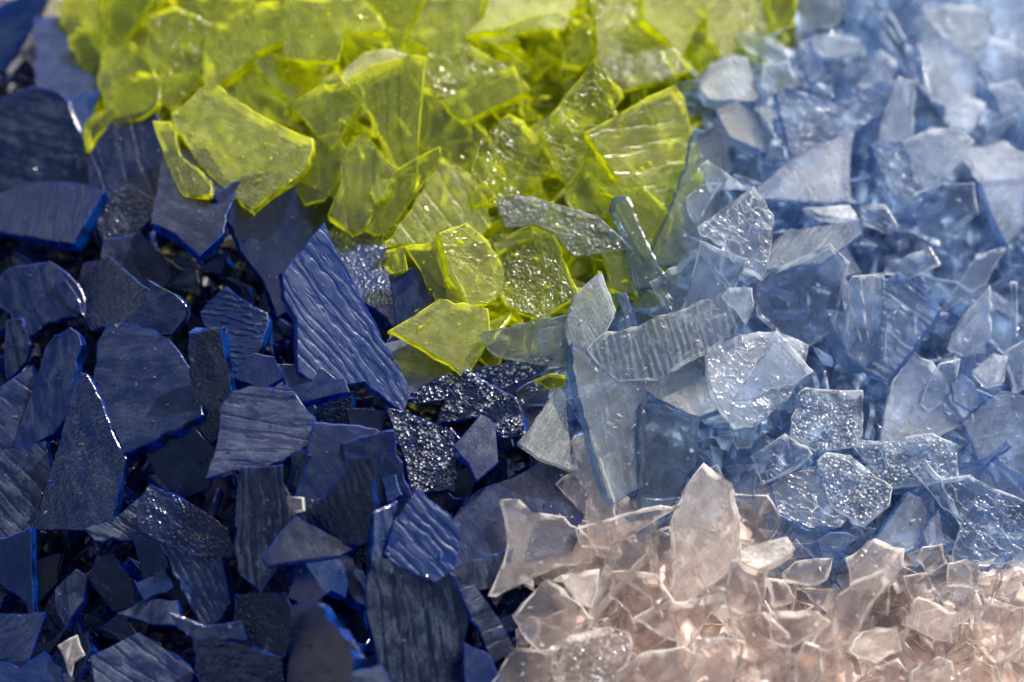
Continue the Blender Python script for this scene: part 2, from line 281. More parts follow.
def heap_z(x, y):
    q = (x / 0.122) ** 2 + (y / 0.140) ** 2
    return HEAP_TOP * max(0.0, 1 - q) ** 0.85
def heap_depth(px, py):
    d = ray(px, py); t = DIST
    for _ in range(25):
        p = CAM + d * t
        t += (p.z - heap_z(p.x, p.y)) / -d.z * 0.8
    return t

# ------------------------------------------------------------------ materials
class NT:
    def __init__(s, name):
        s.m = bpy.data.materials.new(name); s.m.use_nodes = True
        s.t = s.m.node_tree; s.t.nodes.clear()
    def n(s, typ, ins=None, **kw):
        nd = s.t.nodes.new(typ)
        for k, v in kw.items(): setattr(nd, k, v)
        for k, v in (ins or {}).items():
            if isinstance(v, bpy.types.NodeSocket): s.t.links.new(v, nd.inputs[k])
            else: nd.inputs[k].default_value = v
        return nd
    def math(s, op, a, b=0.0, c=0.0, clamp=False):
        return s.n('ShaderNodeMath', {0: a, 1: b, 2: c}, operation=op, use_clamp=clamp).outputs[0]
    def ramp(s, fac, lo, hi, a=0.0, b=1.0):
        return s.n('ShaderNodeMapRange', {0: fac, 1: lo, 2: hi, 3: a, 4: b}, interpolation_type='SMOOTHSTEP').outputs[0]
    def noise(s, vec, scale, detail=3, rough=0.55, dist=0.0):
        return s.n('ShaderNodeTexNoise', {'Vector': vec, 'Scale': scale, 'Detail': detail, 'Roughness': rough, 'Distortion': dist}).outputs[0]
    def mix(s, f, a, b):
        return s.n('ShaderNodeMixShader', {0: f, 1: a, 2: b}).outputs[0]

def c4(c, k=1.0): return (min(1, c[0]*k), min(1, c[1]*k), min(1, c[2]*k), 1)

# tint: light kept by one face, haze: colour of the fine surface scatter, edge: colour of the broken rim
GLASS = {
 'N': dict(tint=(.006,.04,.24), haze=(.120,.148,.225), edge=(.002,.080,.50), etint=(.015,.14,.70), deep=(.0010,.0205,.130), dk=.40, h=.20, eh=.40, refr=.2),
 'B': dict(tint=(.012,.11,.45), haze=(.15,.19,.30), edge=(.003,.10,.58), etint=(.015,.17,.75), deep=(.0018,.033,.165), dk=.50, h=.22, eh=.42, refr=.2),
 'L': dict(tint=(.83,.865,.008), haze=(.74,.755,.27), edge=(.86,.89,.0), etint=(.90,.93,.003), deep=(.44,.47,.0), dk=.04, h=.062, eh=.52, refr=.3),
 'P': dict(tint=(.835,.895,.96), haze=(.72,.77,.84), edge=(.12,.26,.57), etint=(.34,.52,.83), deep=(.2,.36,.62), dk=.02, h=.066, eh=.30, refr=.35),
 'Q': dict(tint=(.83,.875,.885), haze=(.56,.60,.64), edge=(.12,.25,.52), etint=(.38,.54,.80), deep=(.3,.33,.36), dk=.02, h=.125, eh=.22, refr=.2),
 'K': dict(tint=(.97,.925,.90), haze=(.91,.80,.735), edge=(.99,.95,.91), etint=(.97,.92,.88), deep=(.8,.6,.5), dk=.0, h=.058, eh=.50, refr=.4),
 'G': dict(tint=(.74,.78,.76), haze=(.50,.53,.54), edge=(.5,.55,.55), etint=(.6,.66,.66), deep=(.4,.4,.4), dk=.0, h=.14, eh=.3, refr=.25),
 'M': dict(edge=(.42,.55,.76), etint=(.62,.74,.90), eh=.40),
 'W': dict(edge=(.86,.90,.96), etint=(.82,.90,.97), eh=.40),
}
FIN = {'s': (0.7, .19), 'f': (2.0, .36), 'w': (1.3, .26), 'd': (0.8, .09), 'c': (0.75, .13), 'r': (1.15, .2), 'v': (.85, .34), 'g': (1.6, .10)}
MATS = {}
def fresnel(t, ior, bump=None):
    geo = t.n('ShaderNodeNewGeometry')
    i = t.math('MULTIPLY_ADD', geo.outputs['Backfacing'], 1/ior - ior, ior)
    ins = {'IOR': i}
    if bump is not None: ins['Normal'] = bump
    return t.n('ShaderNodeFresnel', ins).outputs[0]

def glass(col, fin):
    key = col + fin
    if key in MATS: return MATS[key]
    g = GLASS[col]; t = NT('glass_' + key)
    hk, rough = FIN[fin]
    if col in 'NB': rough = max(rough, .20) if fin not in 'dg' else .12
    loc = t.n('ShaderNodeAttribute', attribute_name='loc').outputs['Vector']      # metres in the shard's own plane
    rn = t.n('ShaderNodeObjectInfo').outputs['Random']
    big = t.noise(loc, 160, 3)
    mid = t.noise(loc, 520, 4, .6)
    fine = t.noise(loc, 2600, 3, .65)
    wide = t.n('ShaderNodeMapping', {'Vector': loc, 'Scale': (170, 2100, 1000)}).outputs[0]
    scratch = t.noise(wide, 1.6, 4, .6, .6)
    speck = t.ramp(t.noise(loc, 3600, 2, .6), .60, .70)
    hair = t.math('MULTIPLY', t.ramp(scratch, .58, .66), t.ramp(mid, .42, .6))          # sparse hairline scratches
    xyz = t.n('ShaderNodeSeparateXYZ', {0: loc}).outputs
    freq = t.math('MULTIPLY_ADD', rn, .7, .7)
    wide2 = t.n('ShaderNodeMapping', {'Vector': loc, 'Rotation': (0, 0, .9), 'Scale': (230, 2600, 1200)}).outputs[0]
    fib = t.noise(wide2, 1.3, 3, .6, .8)
    dust = t.math('MULTIPLY', t.math('MULTIPLY', t.ramp(fine, .3, .72, .72, 1.3), t.ramp(mid, .3, .7, .8, 1.2)), t.ramp(fib, .35, .68, .72, 1.4))
    if fin == 'v':
        v = t.n('ShaderNodeMapping', {'Vector': loc, 'Scale': (85, 300, 300)}).outputs[0]
        ph = t.math('ADD', t.math('MULTIPLY', xyz[1], 780.0), t.math('MULTIPLY', t.noise(v, 1.0, 4, .6), 4.0))
        line = t.ramp(t.math('PINGPONG', ph, .5), .08, .34)
        height = t.math('ADD', t.math('MULTIPLY', line, .9), t.math('MULTIPLY', mid, .5))
        hz = t.math('MULTIPLY', t.ramp(line, 0, 1, .06, 1.2), dust)
        bs, bd = .5, .0002
    elif fin == 'w':
        v = t.n('ShaderNodeMapping', {'Vector': loc, 'Scale': (105, 400, 300)}).outputs[0]
        ph = t.math('ADD', t.math('MULTIPLY', t.math('MULTIPLY', xyz[1], 470.0), freq), t.math('MULTIPLY', t.noise(v, 1.0, 4, .55), 2.0))
        line = t.ramp(t.math('PINGPONG', ph, .5), .03, .22)
        line = t.math('MAXIMUM', line, t.ramp(t.noise(v, 1.7, 3), .55, .68))               # grooves die out here and there
        height = t.math('ADD', t.math('MULTIPLY', line, .8), t.math('MULTIPLY', mid, .5))
        hz = t.math('MULTIPLY', t.ramp(line, 0, 1, .12, 1.1), dust)
        bs, bd = (.42 if col in 'NB' else .34), .00016
    elif fin == 'r':
        v = t.n('ShaderNodeMapping', {'Vector': loc, 'Scale': (240, 420, 300)}).outputs[0]
        ph = t.math('ADD', t.math('MULTIPLY', t.math('MULTIPLY', xyz[1], 1250.0), freq), t.math('MULTIPLY', t.noise(v, 1.0, 2, .5), 1.7))
        line = t.ramp(t.math('PINGPONG', ph, .5), .1, .42)
        line = t.math('MULTIPLY', line, t.ramp(t.noise(v, 2.2, 2), .36, .56))
        height = t.math('ADD', line, t.math('MULTIPLY', fine, .25))
        hz = t.math('MULTIPLY', t.ramp(line, 0, 1, .45, 1.7), dust)
        bs, bd = (.8 if col in 'NB' else .5), .00016
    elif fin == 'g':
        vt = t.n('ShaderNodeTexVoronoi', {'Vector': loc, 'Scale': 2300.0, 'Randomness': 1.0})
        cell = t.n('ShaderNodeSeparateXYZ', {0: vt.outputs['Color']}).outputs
        glint_pit = t.math('MULTIPLY', t.ramp(cell[0], .40, .62), t.ramp(vt.outputs['Distance'], .62, .25))  # scattered cells that carry the painted sparkle
        glint_pit = t.math('MULTIPLY', glint_pit, t.ramp(t.noise(loc, 420, 3, .6), .40, .56))
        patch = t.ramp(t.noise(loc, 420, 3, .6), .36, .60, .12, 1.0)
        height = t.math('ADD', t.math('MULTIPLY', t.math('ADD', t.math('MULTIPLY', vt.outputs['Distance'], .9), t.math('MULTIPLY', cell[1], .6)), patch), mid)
        hz = t.math('MULTIPLY_ADD', glint_pit, 7.5, t.math('MULTIPLY', dust, .35))
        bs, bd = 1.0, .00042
    elif fin == 'd':
        vo = t.n('ShaderNodeTexVoronoi', {'Vector': loc, 'Scale': 3000.0, 'Randomness': 1.0}, feature='SMOOTH_F1').outputs[0]
        height = t.math('ADD', t.math('MULTIPLY', vo, t.ramp(mid, .3, .65, .35, 1.0)), t.math('MULTIPLY', mid, 1.6))
        hz = t.math('MULTIPLY', t.ramp(vo, .1, .7, .6, 1.3), t.ramp(big, .35, .65, .5, 1.5))
        bs, bd = (.7 if col in 'NB' else 1.0), .00034
    elif fin == 'c':
        warp = t.n('ShaderNodeVectorMath', {0: loc, 1: t.n('ShaderNodeVectorMath', {0: t.n('ShaderNodeTexNoise', {'Vector': loc, 'Scale': 420.0, 'Detail': 3.0}).outputs[1], 'Scale': .0026}, operation='SCALE').outputs[0]}, operation='ADD').outputs[0]
        v = t.n('ShaderNodeMapping', {'Vector': warp, 'Scale': (360, 860, 500)}).outputs[0]
        ed = t.n('ShaderNodeTexVoronoi', {'Vector': v, 'Scale': 1.0}, feature='DISTANCE_TO_EDGE').outputs[0]
        line = t.math('MULTIPLY', t.ramp(ed, .0, .085, 1.0, 0.0), t.ramp(t.noise(loc, 330, 2), .38, .56))
        height = t.math('ADD', line, t.math('MULTIPLY', mid, .5))
        hz = t.math('ADD', t.math('MULTIPLY', line, 5.5), t.math('MULTIPLY', dust, .75))
        bs, bd = .7, .00016
    else:
        height = t.math('ADD', t.math('MULTIPLY', fine, .5), t.math('MULTIPLY', mid, .7))
        hz = dust
        bs, bd = .38, .00013
    hz = t.math('ADD', hz, t.math('ADD', t.math('MULTIPLY', speck, 1.3), t.math('MULTIPLY', hair, .9 if col in 'NB' else 2.4)))
    bump = t.n('ShaderNodeBump', {'Strength': bs, 'Distance': bd, 'Height': height}).outputs[0]
    if col in 'NB':
        stain = t.noise(t.n('ShaderNodeMapping', {'Vector': loc, 'Scale': (240, 520, 400)}).outputs[0], 1.0, 5, .68, .5)
        hz = t.math('MULTIPLY', hz, t.ramp(stain, .38, .63, .12, 1.7))
    hz = t.math('MULTIPLY', hz, g['h'] * hk, clamp=True)
    hz = t.math('MULTIPLY', hz, t.math('MULTIPLY_ADD', rn, 1.0 if col in 'NB' else .6, .35 if col in 'NB' else .7), clamp=True)
    tr = t.n('ShaderNodeBsdfTransparent', {0: c4(g['tint'])}).outputs[0]
    rf = t.n('ShaderNodeBsdfRefraction', {'Color': c4(g['tint']), 'Roughness': .04, 'IOR': 1.22, 'Normal': bump}).outputs[0]
    hcol = c4(g['haze'])
    if fin == 'g':                                                                          # frosted pits coloured white, standing in for sun sparkle
        mx = t.n('ShaderNodeMix', data_type='RGBA'); t.t.links.new(glint_pit, mx.inputs[0])
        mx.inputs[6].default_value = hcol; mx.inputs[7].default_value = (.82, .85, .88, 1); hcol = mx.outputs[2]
    df = t.n('ShaderNodeBsdfDiffuse', {0: hcol, 'Normal': bump}).outputs[0]
    tl = t.n('ShaderNodeBsdfTranslucent', {0: hcol, 'Normal': bump}).outputs[0]
    body = t.mix(g['refr'], tr, rf)
    dp = t.n('ShaderNodeBsdfDiffuse', {0: c4(g['deep']), 'Normal': bump}).outputs[0]
    body = t.mix(t.math('MULTIPLY', t.math('MULTIPLY_ADD', t.math('FRACT', t.math('MULTIPLY', rn, 7.31)), 1.1, .3), g['dk'], clamp=True), body, dp)
    body = t.mix(hz, body, t.mix(.35, df, tl))
    gl = t.n('ShaderNodeBsdfAnisotropic', {'Color': (1,1,1,1), 'Roughness': t.ramp(mid, .3, .7, rough*.7, rough*1.4), 'Normal': bump}).outputs[0]
    fr = fresnel(t, 1.52, bump)
    t.n('ShaderNodeOutputMaterial', {0: t.mix(fr, body, gl)})
    MATS[key] = t.m
    return t.m

def rim(col):
    key = col + '_rim'
    if key in MATS: return MATS[key]
    g = GLASS[col]; t = NT('broken_rim_' + col)
    loc = t.n('ShaderNodeAttribute', attribute_name='loc').outputs['Vector']
    n1 = t.noise(loc, 420, 3); n2 = t.noise(loc, 1700, 3, .6)
    bump = t.n('ShaderNodeBump', {'Strength': .7, 'Distance': .0003, 'Height': t.math('MULTIPLY_ADD', n2, .4, n1)}).outputs[0]
    tr = t.n('ShaderNodeBsdfTransparent', {0: c4(g['etint'])}).outputs[0]
    rf = t.n('ShaderNodeBsdfRefraction', {'Color': c4(g['etint']), 'Roughness': .08, 'IOR': 1.3, 'Normal': bump}).outputs[0]
    df = t.n('ShaderNodeBsdfDiffuse', {0: c4(g['edge']), 'Normal': bump}).outputs[0]
    tl = t.n('ShaderNodeBsdfTranslucent', {0: c4(g['edge'])}).outputs[0]
    body = t.mix(.5, tr, rf)
    hz = t.math('MULTIPLY', t.ramp(n1, .36, .62, .08, 1.8), g['eh'], clamp=True)
    body = t.mix(hz, body, t.mix(.55, df, tl))
    gl = t.n('ShaderNodeBsdfAnisotropic', {'Color': (1,1,1,1), 'Roughness': .12, 'Normal': bump}).outputs[0]
    t.n('ShaderNodeOutputMaterial', {0: t.mix(fresnel(t, 1.52, bump), body, gl)})
    MATS[key] = t.m
    return t.m

def grit_mat(col, base):
    t = NT('glass_grit_' + col)
    loc = t.n('ShaderNodeTexCoord').outputs['Object']
    n1 = t.noise(loc, 300, 4); vo = t.n('ShaderNodeTexVoronoi', {'Vector': loc, 'Scale': 420.0})
    bump = t.n('ShaderNodeBump', {'Strength': 1.0, 'Distance': .002, 'Height': vo.outputs[0]}).outputs[0]
    k = t.ramp(n1, .3, .7, .6, 1.25)
    colr = t.n('ShaderNodeVectorMath', {0: base, 'Scale': k}, operation='SCALE').outputs[0]
    b = t.n('ShaderNodeBsdfPrincipled', {'Base Color': colr, 'Roughness': .35, 'Normal': bump})
    t.n('ShaderNodeOutputMaterial', {0: b.outputs[0]})
    return t.m

# ------------------------------------------------------------------ shard geometry
def refine(poly, step, jit, rnd):
    out = []
    n = len(poly)
    for i in range(n):
        a = np.array(poly[i]); b = np.array(poly[(i+1) % n]); L = np.linalg.norm(b-a)
        if L < 1e-9: continue
        k = max(1, int(L/step)); nr = np.array([-(b-a)[1], (b-a)[0]])/L
        bow = rnd.normal(0, .022)*L
        jit_e = jit*rnd.choice([.3, 1.0, 2.2])
        for j in range(k):
            u = j/k
            p = a + (b-a)*u + nr*(bow*4*u*(1-u) + (rnd.normal(0, jit_e) if j else 0))
            out.append(p)
    return out

def inset(pts, d):
    """move every outline point inwards by d (outline runs counter-clockwise)"""
    n = len(pts); res = []
    for i in range(n):
        p = pts[i]; a = pts[i-1]; b = pts[(i+1) % n]
        e1 = p-a; e2 = b-p
        l1 = np.linalg.norm(e1)+1e-12; l2 = np.linalg.norm(e2)+1e-12
        n1 = np.array([-e1[1], e1[0]])/l1; n2 = np.array([-e2[1], e2[0]])/l2
        m = n1+n2; lm = np.linalg.norm(m)
        if lm < .5: m = n1; k = 1
        else: m = m/lm; k = min(1.8, 1/max(.4, m.dot(n1)))
        res.append(p + m*d*k)
    return res

def shard_arrays(poly, th, rnd, grid=.0016, wav=.00012, slope=None, chamfer=.00013, jit=.00006, step=.0009):
    """poly: 2D outline in metres, counter-clockwise, top face at z = 0, body below.
    returns verts, cap faces, rim faces"""
    ring = refine(poly, step, jit, rnd)
    n = len(ring)
    c = min(chamfer, th*.25)
    top_in = inset(ring, c*rnd.uniform(.7, 1.3))
    sl = np.array(slope) if slope is not None else rnd.normal(0, .15*th, 2)
    bulge = [rnd.normal(0, .07*th) for _ in range(n)]
    bulge = [(bulge[i-1]+bulge[i]+bulge[(i+1) % n])/3 for i in range(n)]
    mid = inset(ring, rnd.uniform(-.03, .08)*th)
    bot = inset(ring, rnd.uniform(.08, .25)*th)
    bot = [bot[i]+sl+np.array([bulge[i], -bulge[i]]) for i in range(n)]
    bot_in = inset(bot, c)
    ax, ay, ph, ph2 = rnd.uniform(250, 650), rnd.uniform(250, 650), rnd.uniform(0, 6), rnd.uniform(0, 6)
    bend = rnd.normal(0, 1.0); ba = rnd.uniform(0, math.pi)
    def hgt(p):
        s = p[0]*math.cos(ba)+p[1]*math.sin(ba)
        return wav*(math.sin(p[0]*ax+ph)+math.sin(p[1]*ay+ph2))*.5 - bend*4.0*s*s
    V = []; 
    def add(pts, z):
        b0 = len(V)
        for p in pts: V.append((p[0], p[1], z+hgt(p)))
        return b0
    def cap(outline, z):
        xs = [p[0] for p in outline]; ys = [p[1] for p in outline]
        inner = []
        gx = np.arange(min(xs)+grid*.5, max(xs), grid); gy = np.arange(min(ys)+grid*.5, max(ys), grid)
        allp = [Vector((float(p[0]), float(p[1]))) for p in outline]
        m = len(allp)
        o = np.array(outline)
        for x in gx:
            for y in gy:
                q = np.array([x, y]) + rnd.uniform(-.25, .25, 2)*grid
                if np.min(np.sum((o-q)**2, axis=1)) > (grid*.55)**2:
                    allp.append(Vector((float(q[0]), float(q[1]))))
        vs, es, fs, ov, oe, of = delaunay_2d_cdt(allp, [], [list(range(m))], 1, 1e-7)
        return vs, fs, ov, m
    # caps
    caps = []
    for outline, z, flip in ((top_in, 0.0, False), (bot_in, -th, True)):
        vs, fs, ov, m = cap(outline, z)
        b0 = len(V); mp = {}
        for i, v in enumerate(vs): V.append((v.x, v.y, z+hgt((v.x, v.y))))
        for f in fs:
            f = [b0+k for k in f]
            caps.append(f[::-1] if flip else f)
    ncap = len(V)
    rimf = []
    r = [add(top_in, 0), add(ring, -c), add(mid, -th*.5), add(bot, -th+c*.8), add(bot_in, -th)]
    for a, b in zip(r, r[1:]):
        for i in range(n):
            j = (i+1) % n
            rimf.append([a+i, b+i, b+j, a+j])
    return V, caps, rimf, ncap

def ccw(poly):
    a = sum(poly[i][0]*poly[(i+1) % len(poly)][1]-poly[(i+1) % len(poly)][0]*poly[i][1] for i in range(len(poly)))
    return poly if a > 0 else poly[::-1]

def make_mesh(name, V, faces, mats, mat_idx, locs, smooth):
    used = sorted({i for f in faces for i in f}); mp = {o: k for k, o in enumerate(used)}
    me = bpy.data.meshes.new(name)
    me.from_pydata([V[i] for i in used], [], [[mp[i] for i in f] for f in faces])
    for m in mats: me.materials.append(m)
    me.polygons.foreach_set('material_index', mat_idx)
    me.polygons.foreach_set('use_smooth', smooth)
    at = me.attributes.new('loc', 'FLOAT_VECTOR', 'POINT')
    at.data.foreach_set('vector', np.array([locs[i] for i in used], np.float32).ravel())
    me.update()
    return me

# ------------------------------------------------------------------ sun direction
EL, AZ = math.radians(36), math.radians(35)          # azimuth from +Y towards +X
sd = Vector((math.cos(EL)*math.sin(AZ), math.cos(EL)*math.cos(AZ), math.sin(EL)))
# ------------------------------------------------------------------ read the shards, settle their depths
shards = []
for ln in SHARDS.strip().splitlines():
    head, label, pts = ln.split('|')
    col, fin, e, th, ang = head.split()
    ex, ey = map(float, e.split(','))
    poly = [tuple(map(float, q.split(','))) for q in pts.split()]
    shards.append(dict(tone=col, col={'B': 'N', 'Q': 'P'}.get(col, col), fin=fin, e=(ex, ey), th=float(th), ang=float(ang), label=label, poly=poly))

def inside(p, poly):
    x, y = p; r = False
    for i in range(len(poly)):
        (x1, y1), (x2, y2) = poly[i], poly[i-1]
        if (y1 > y) != (y2 > y) and x < (x2-x1)*(y-y1)/(y2-y1)+x1: r = not r
    return r
def centroid(poly): return np.mean(np.array(poly), axis=0)
for i, s in enumerate(shards):
    ci = centroid(s['poly']); new = []
    xy = np.array(s['poly']); area = abs(np.dot(xy[:, 0], np.roll(xy[:, 1], 1))-np.dot(xy[:, 1], np.roll(xy[:, 0], 1)))/2
    if area < 1300: continue
    for p in s['poly']:
        q = np.array(p, float); out = (q-ci)/(np.linalg.norm(q-ci)+1e-9); done = p
        for reach in (7, 12):
            t = q+out*reach
            if any(inside(t, u['poly']) for u in shards[i+1:]):
                done = tuple(t)
        new.append(done)
    s['poly'] = new

G = 4; GX0, GY0 = -12, -12
gx = np.arange(GX0, W+16, G); gy = np.arange(GY0, H+16, G)
MX, MY = np.meshgrid(gx, gy)
zbuf = np.full(MX.shape, 1e9)
def mask(poly):
    ins = np.zeros(MX.shape, bool); n = len(poly)
    for i in range(n):
        (x1, y1), (x2, y2) = poly[i], poly[(i+1) % n]
        if y1 == y2: continue
        c = ((y1 > MY) != (y2 > MY)) & (MX < (x2-x1)*(MY-y1)/(y2-y1)+x1)
        ins ^= c
    return ins
for s in shards:
    r = np.random.default_rng(len(s['label'])*977 + int(s['poly'][0][0]*13+s['poly'][0][1]*7) % 99991)
    s['rnd'] = r
    cx = sum(p[0] for p in s['poly'])/len(s['poly']); cy = sum(p[1] for p in s['poly'])/len(s['poly'])
    jn = {'N': .15, 'P': .13, 'K': .18}.get(s['col'], .10)
    nx = -s['e'][0]/s['th'] + r.normal(0, jn); ny = s['e'][1]/s['th'] + r.normal(0, jn)
    l = math.hypot(nx, ny)
    if l > .72: nx, ny = nx*.72/l, ny*.72/l
    nz = math.sqrt(1-nx*nx-ny*ny)
    nrm = R*nx + U*ny - F*nz
    base = heap_depth(cx, cy) + r.uniform(-.0008, .0012)
    m = mask(s['poly'])
    # depth (along F) of the plane through the shard's centre, per grid cell, for a unit of offset
    dx = (MX-512)/1024*SW_F; dy = -(MY-341)/1024*SW_F
    nd = nx*dx + ny*dy - nz                       # n . ray
    P0 = np.array([(cx-512)/1024*SW_F, -(cy-341)/1024*SW_F, 1.0])*base
    def plane(off):
        q = P0*(1-off/base)
        k = nx*q[0]+ny*q[1]-nz*q[2]
        return k/nd
    off = 0.0
    if m.any():
        for _ in range(6):
            d = plane(off)[m]; z = zbuf[m]
            ok = z < 1e8
            if not ok.any(): break
            need = np.percentile(d[ok]-z[ok], 94) + .0004
            if need <= 1e-5: break
            off += need
        off = min(off, .0075)
        d = plane(off)
        zbuf[m] = np.minimum(zbuf[m], d[m])
    s['off'] = off
    C = CAM + ray(cx, cy)*(base-off)
    s['C'], s['n'] = C, nrm
    s['cxy'] = (cx, cy)
foc = [(s['C']-CAM).dot(F) for s in shards if abs(s['cxy'][0]-500) < 260 and abs(s['cxy'][1]-360) < 190]
cd.dof.focus_distance = float(np.median(foc))
print('focus', np.median(foc), min(foc), max(foc)); print('lifts mm', [round(s['off']*1000, 1) for s in shards if s['off'] > .006][:60], 'mean', np.mean([s['off'] for s in shards])*1000)

NAME = {'N': 'navy_glass_shard', 'L': 'lime_glass_shard', 'P': 'pale_blue_glass_shard', 'K': 'pink_glass_shard', 'G': 'clear_glass_shard'}
GROUP = {'N': 'navy blue glass shards heaped at the lower left', 'L': 'lime green glass shards heaped at the top',
         'P': 'pale blue glass shards heaped on the right', 'K': 'pale pink glass shards heaped at the bottom', 'G': 'clear grey glass shards between the heaps'}
RIM = {'W': 'whitish broken edge', 'N': 'saturated blue broken edge', 'L': 'bright yellow green broken edge', 'P': 'deeper blue broken edge', 'K': 'whitish pink broken edge', 'G': 'grey clear broken edge'}

for s in shards:
    r = s['rnd']; C, n = s['C'], s['n']
    th = s['th']*PX
    a = math.radians(s['ang'] if s['ang'] else r.uniform(10, 170))
    ax = (R*math.cos(a) - U*math.sin(a)); ax = (ax - n*ax.dot(n)).normalized(); ay = n.cross(ax)
    pl = []
    for p in s['poly']:
        d = ray(*p); t = (C-CAM).dot(n)/d.dot(n); q = CAM+d*t-C
        pl.append((q.dot(ax), q.dot(ay)))
    pl = ccw(pl)
    V, caps, rimf, ncap = shard_arrays(pl, th, r, slope=r.normal(0, .13*th, 2))
    o3 = r.uniform(-5, 5, 3)
    locs = [(v[0]+o3[0]*.1, v[1]+o3[1]*.1, v[2]+o3[2]*.1) for v in V]
    rc = s['tone']
    if rc in 'PQ' and not ('blue' in s['label'].replace('pale blue', '').replace('grey blue', '') and any(w in s['label'] for w in ('edge', 'rim', 'base', 'sliver'))) and r.random() < .8: rc = 'W'
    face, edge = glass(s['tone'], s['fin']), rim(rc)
    split = math.hypot(*s['e']) >= 3.3 and len(s['poly']) > 3
    M = Matrix.Translation(C) @ Matrix((ax, ay, n)).transposed().to_4x4()
    nm = NAME[s['col']]
    if split:
        me = make_mesh(nm, V, caps, [face], [0]*len(caps), locs, [True]*len(caps))
    else:
        me = make_mesh(nm, V, caps+rimf, [face, edge], [0]*len(caps)+[1]*len(rimf), locs, [True]*len(caps)+[False]*len(rimf))
    o = bpy.data.objects.new(nm, me); COL.objects.link(o); o.matrix_world = M
    o['label'] = s['label']; o['category'] = 'glass shard'; o['group'] = GROUP[s['col']]
    if split:
        em = make_mesh('broken_edge', V, rimf, [edge], [0]*len(rimf), locs, [False]*len(rimf))
        eo = bpy.data.objects.new('broken_edge', em); COL.objects.link(eo); eo.parent = o
        eo['label'] = RIM[{'B': 'N', 'Q': 'P'}.get(rc, rc)]

# ------------------------------------------------------------------ what lies under and around the traced top layer
zs = [s for s in shards if 'lone' not in s['label'] and 'smoky' not in s['label']]
cen = np.array([s['cxy'] for s in zs]); ccol = [s['col'] for s in zs]
def zone(px, py, rnd=None):
    d = np.sum((cen-np.array([px, py]))**2, axis=1)
    for i in np.argsort(d)[:6]:
        if ccol[i] != 'G' and not (ccol[i] == 'K' and cen[i][0] < 480): return ccol[i]
    return 'N'

# ------------------------------------------------------------------ crushed pieces below
fill = {c: dict(V=[], F=[], M=[], L=[], S=[]) for c in 'NLPK'}
FM = {'N': ['s', 'w', 'd', 'f'], 'L': ['s', 'c', 'r', 's'], 'P': ['s', 'c', 's', 'f'], 'K': ['s', 'c', 'c', 's']}
count = 0
for k in range(6200):
    px, py = rng.uniform(-230, 1254), rng.uniform(-200, 900)
    c = zone(px, py)
    if k > 3600:                                                   # the heaps run on past the picture's edges
        px, py = rng.uniform(-480, 1500), rng.uniform(-420, 1250)
        if -60 < px < 1084 and -60 < py < 742: continue
        c = zone(px, py)
    elif k > 2600 and c not in 'KP': continue
    dep = heap_depth(px, py)
    lvl = rng.uniform(.0035, .0095) if c == 'N' else rng.uniform(.0015, .0085)
    p = CAM + ray(px, py)*(dep) - Vector((0, 0, lvl))
    if p.z < .002 or heap_z(p.x, p.y) < .004: continue
    rad = rng.uniform(.0030, .0058) if c in 'NL' else rng.uniform(.0024, .0052) if c == 'P' else rng.uniform(.0016, .0036)
    nv = int(rng.choice([3, 3, 4, 4, 5, 6])); an = np.sort(rng.uniform(0, 2*math.pi, nv) * .35 + np.arange(nv)*2*math.pi/nv*1.0)
    st = rng.choice([rng.uniform(.18, .4), rng.uniform(.3 if c in 'PK' else .45, .9), rng.uniform(.5, 1.0)])
    poly = [(rad*math.cos(t)*rng.uniform(.75, 1.15), rad*math.sin(t)*st*rng.uniform(.75, 1.15)) for t in an]
    poly = ccw(poly)
    th = rng.uniform(.0009, .0019)
    V, caps, rimf, ncap = shard_arrays(poly, th, rng, grid=.0026, step=.0016)
    n = Vector((rng.normal(0, .45), rng.normal(0, .45)-.1, 1)).normalized()
    hv = (sd + (CAM-p).normalized()).normalized()
    if n.dot(hv) > .94: n = (n - hv*.7*n.dot(hv) + Vector((-.5, -.2, .1))).normalized()      # loose bits that flash in the sun have been turned over
    t = rng.uniform(0, 2*math.pi); ax = Vector((math.cos(t), math.sin(t), 0)); ax = (ax-n*ax.dot(n)).normalized(); ay = n.cross(ax)
    M = Matrix.Translation(p) @ Matrix((ax, ay, n)).transposed().to_4x4()
    # sink the piece until it lies below the settled top shards it would otherwise pierce
    shift = 0.0
    for v in V[::2]:
        q = M @ Vector(v); qx, qy = project(q)
        i, j = int(round((qx-GX0)/G)), int(round((qy-GY0)/G))
        if 0 <= j < zbuf.shape[0] and 0 <= i < zbuf.shape[1] and zbuf[j, i] < 1e8:
            shift = max(shift, zbuf[j, i] + .0009 - (q-CAM).dot(F))
    if shift > .009: continue
    M = Matrix.Translation(F*shift) @ M
    f = fill[c]; b0 = len(f['V']); o3 = rng.uniform(-.5, .5, 3)
    f['V'] += [tuple(M @ Vector(v)) for v in V]
    f['L'] += [(v[0]+o3[0], v[1]+o3[1], v[2]+o3[2]) for v in V]
    mi = int(rng.integers(0, 4))
    f['F'] += [[b0+i for i in q] for q in caps+rimf]
    f['M'] += [mi]*len(caps)+[4]*len(rimf)
    f['S'] += [True]*len(caps)+[False]*len(rimf)
    count += 1
WORD = {'N': 'navy', 'L': 'lime', 'P': 'pale_blue', 'K': 'pink'}
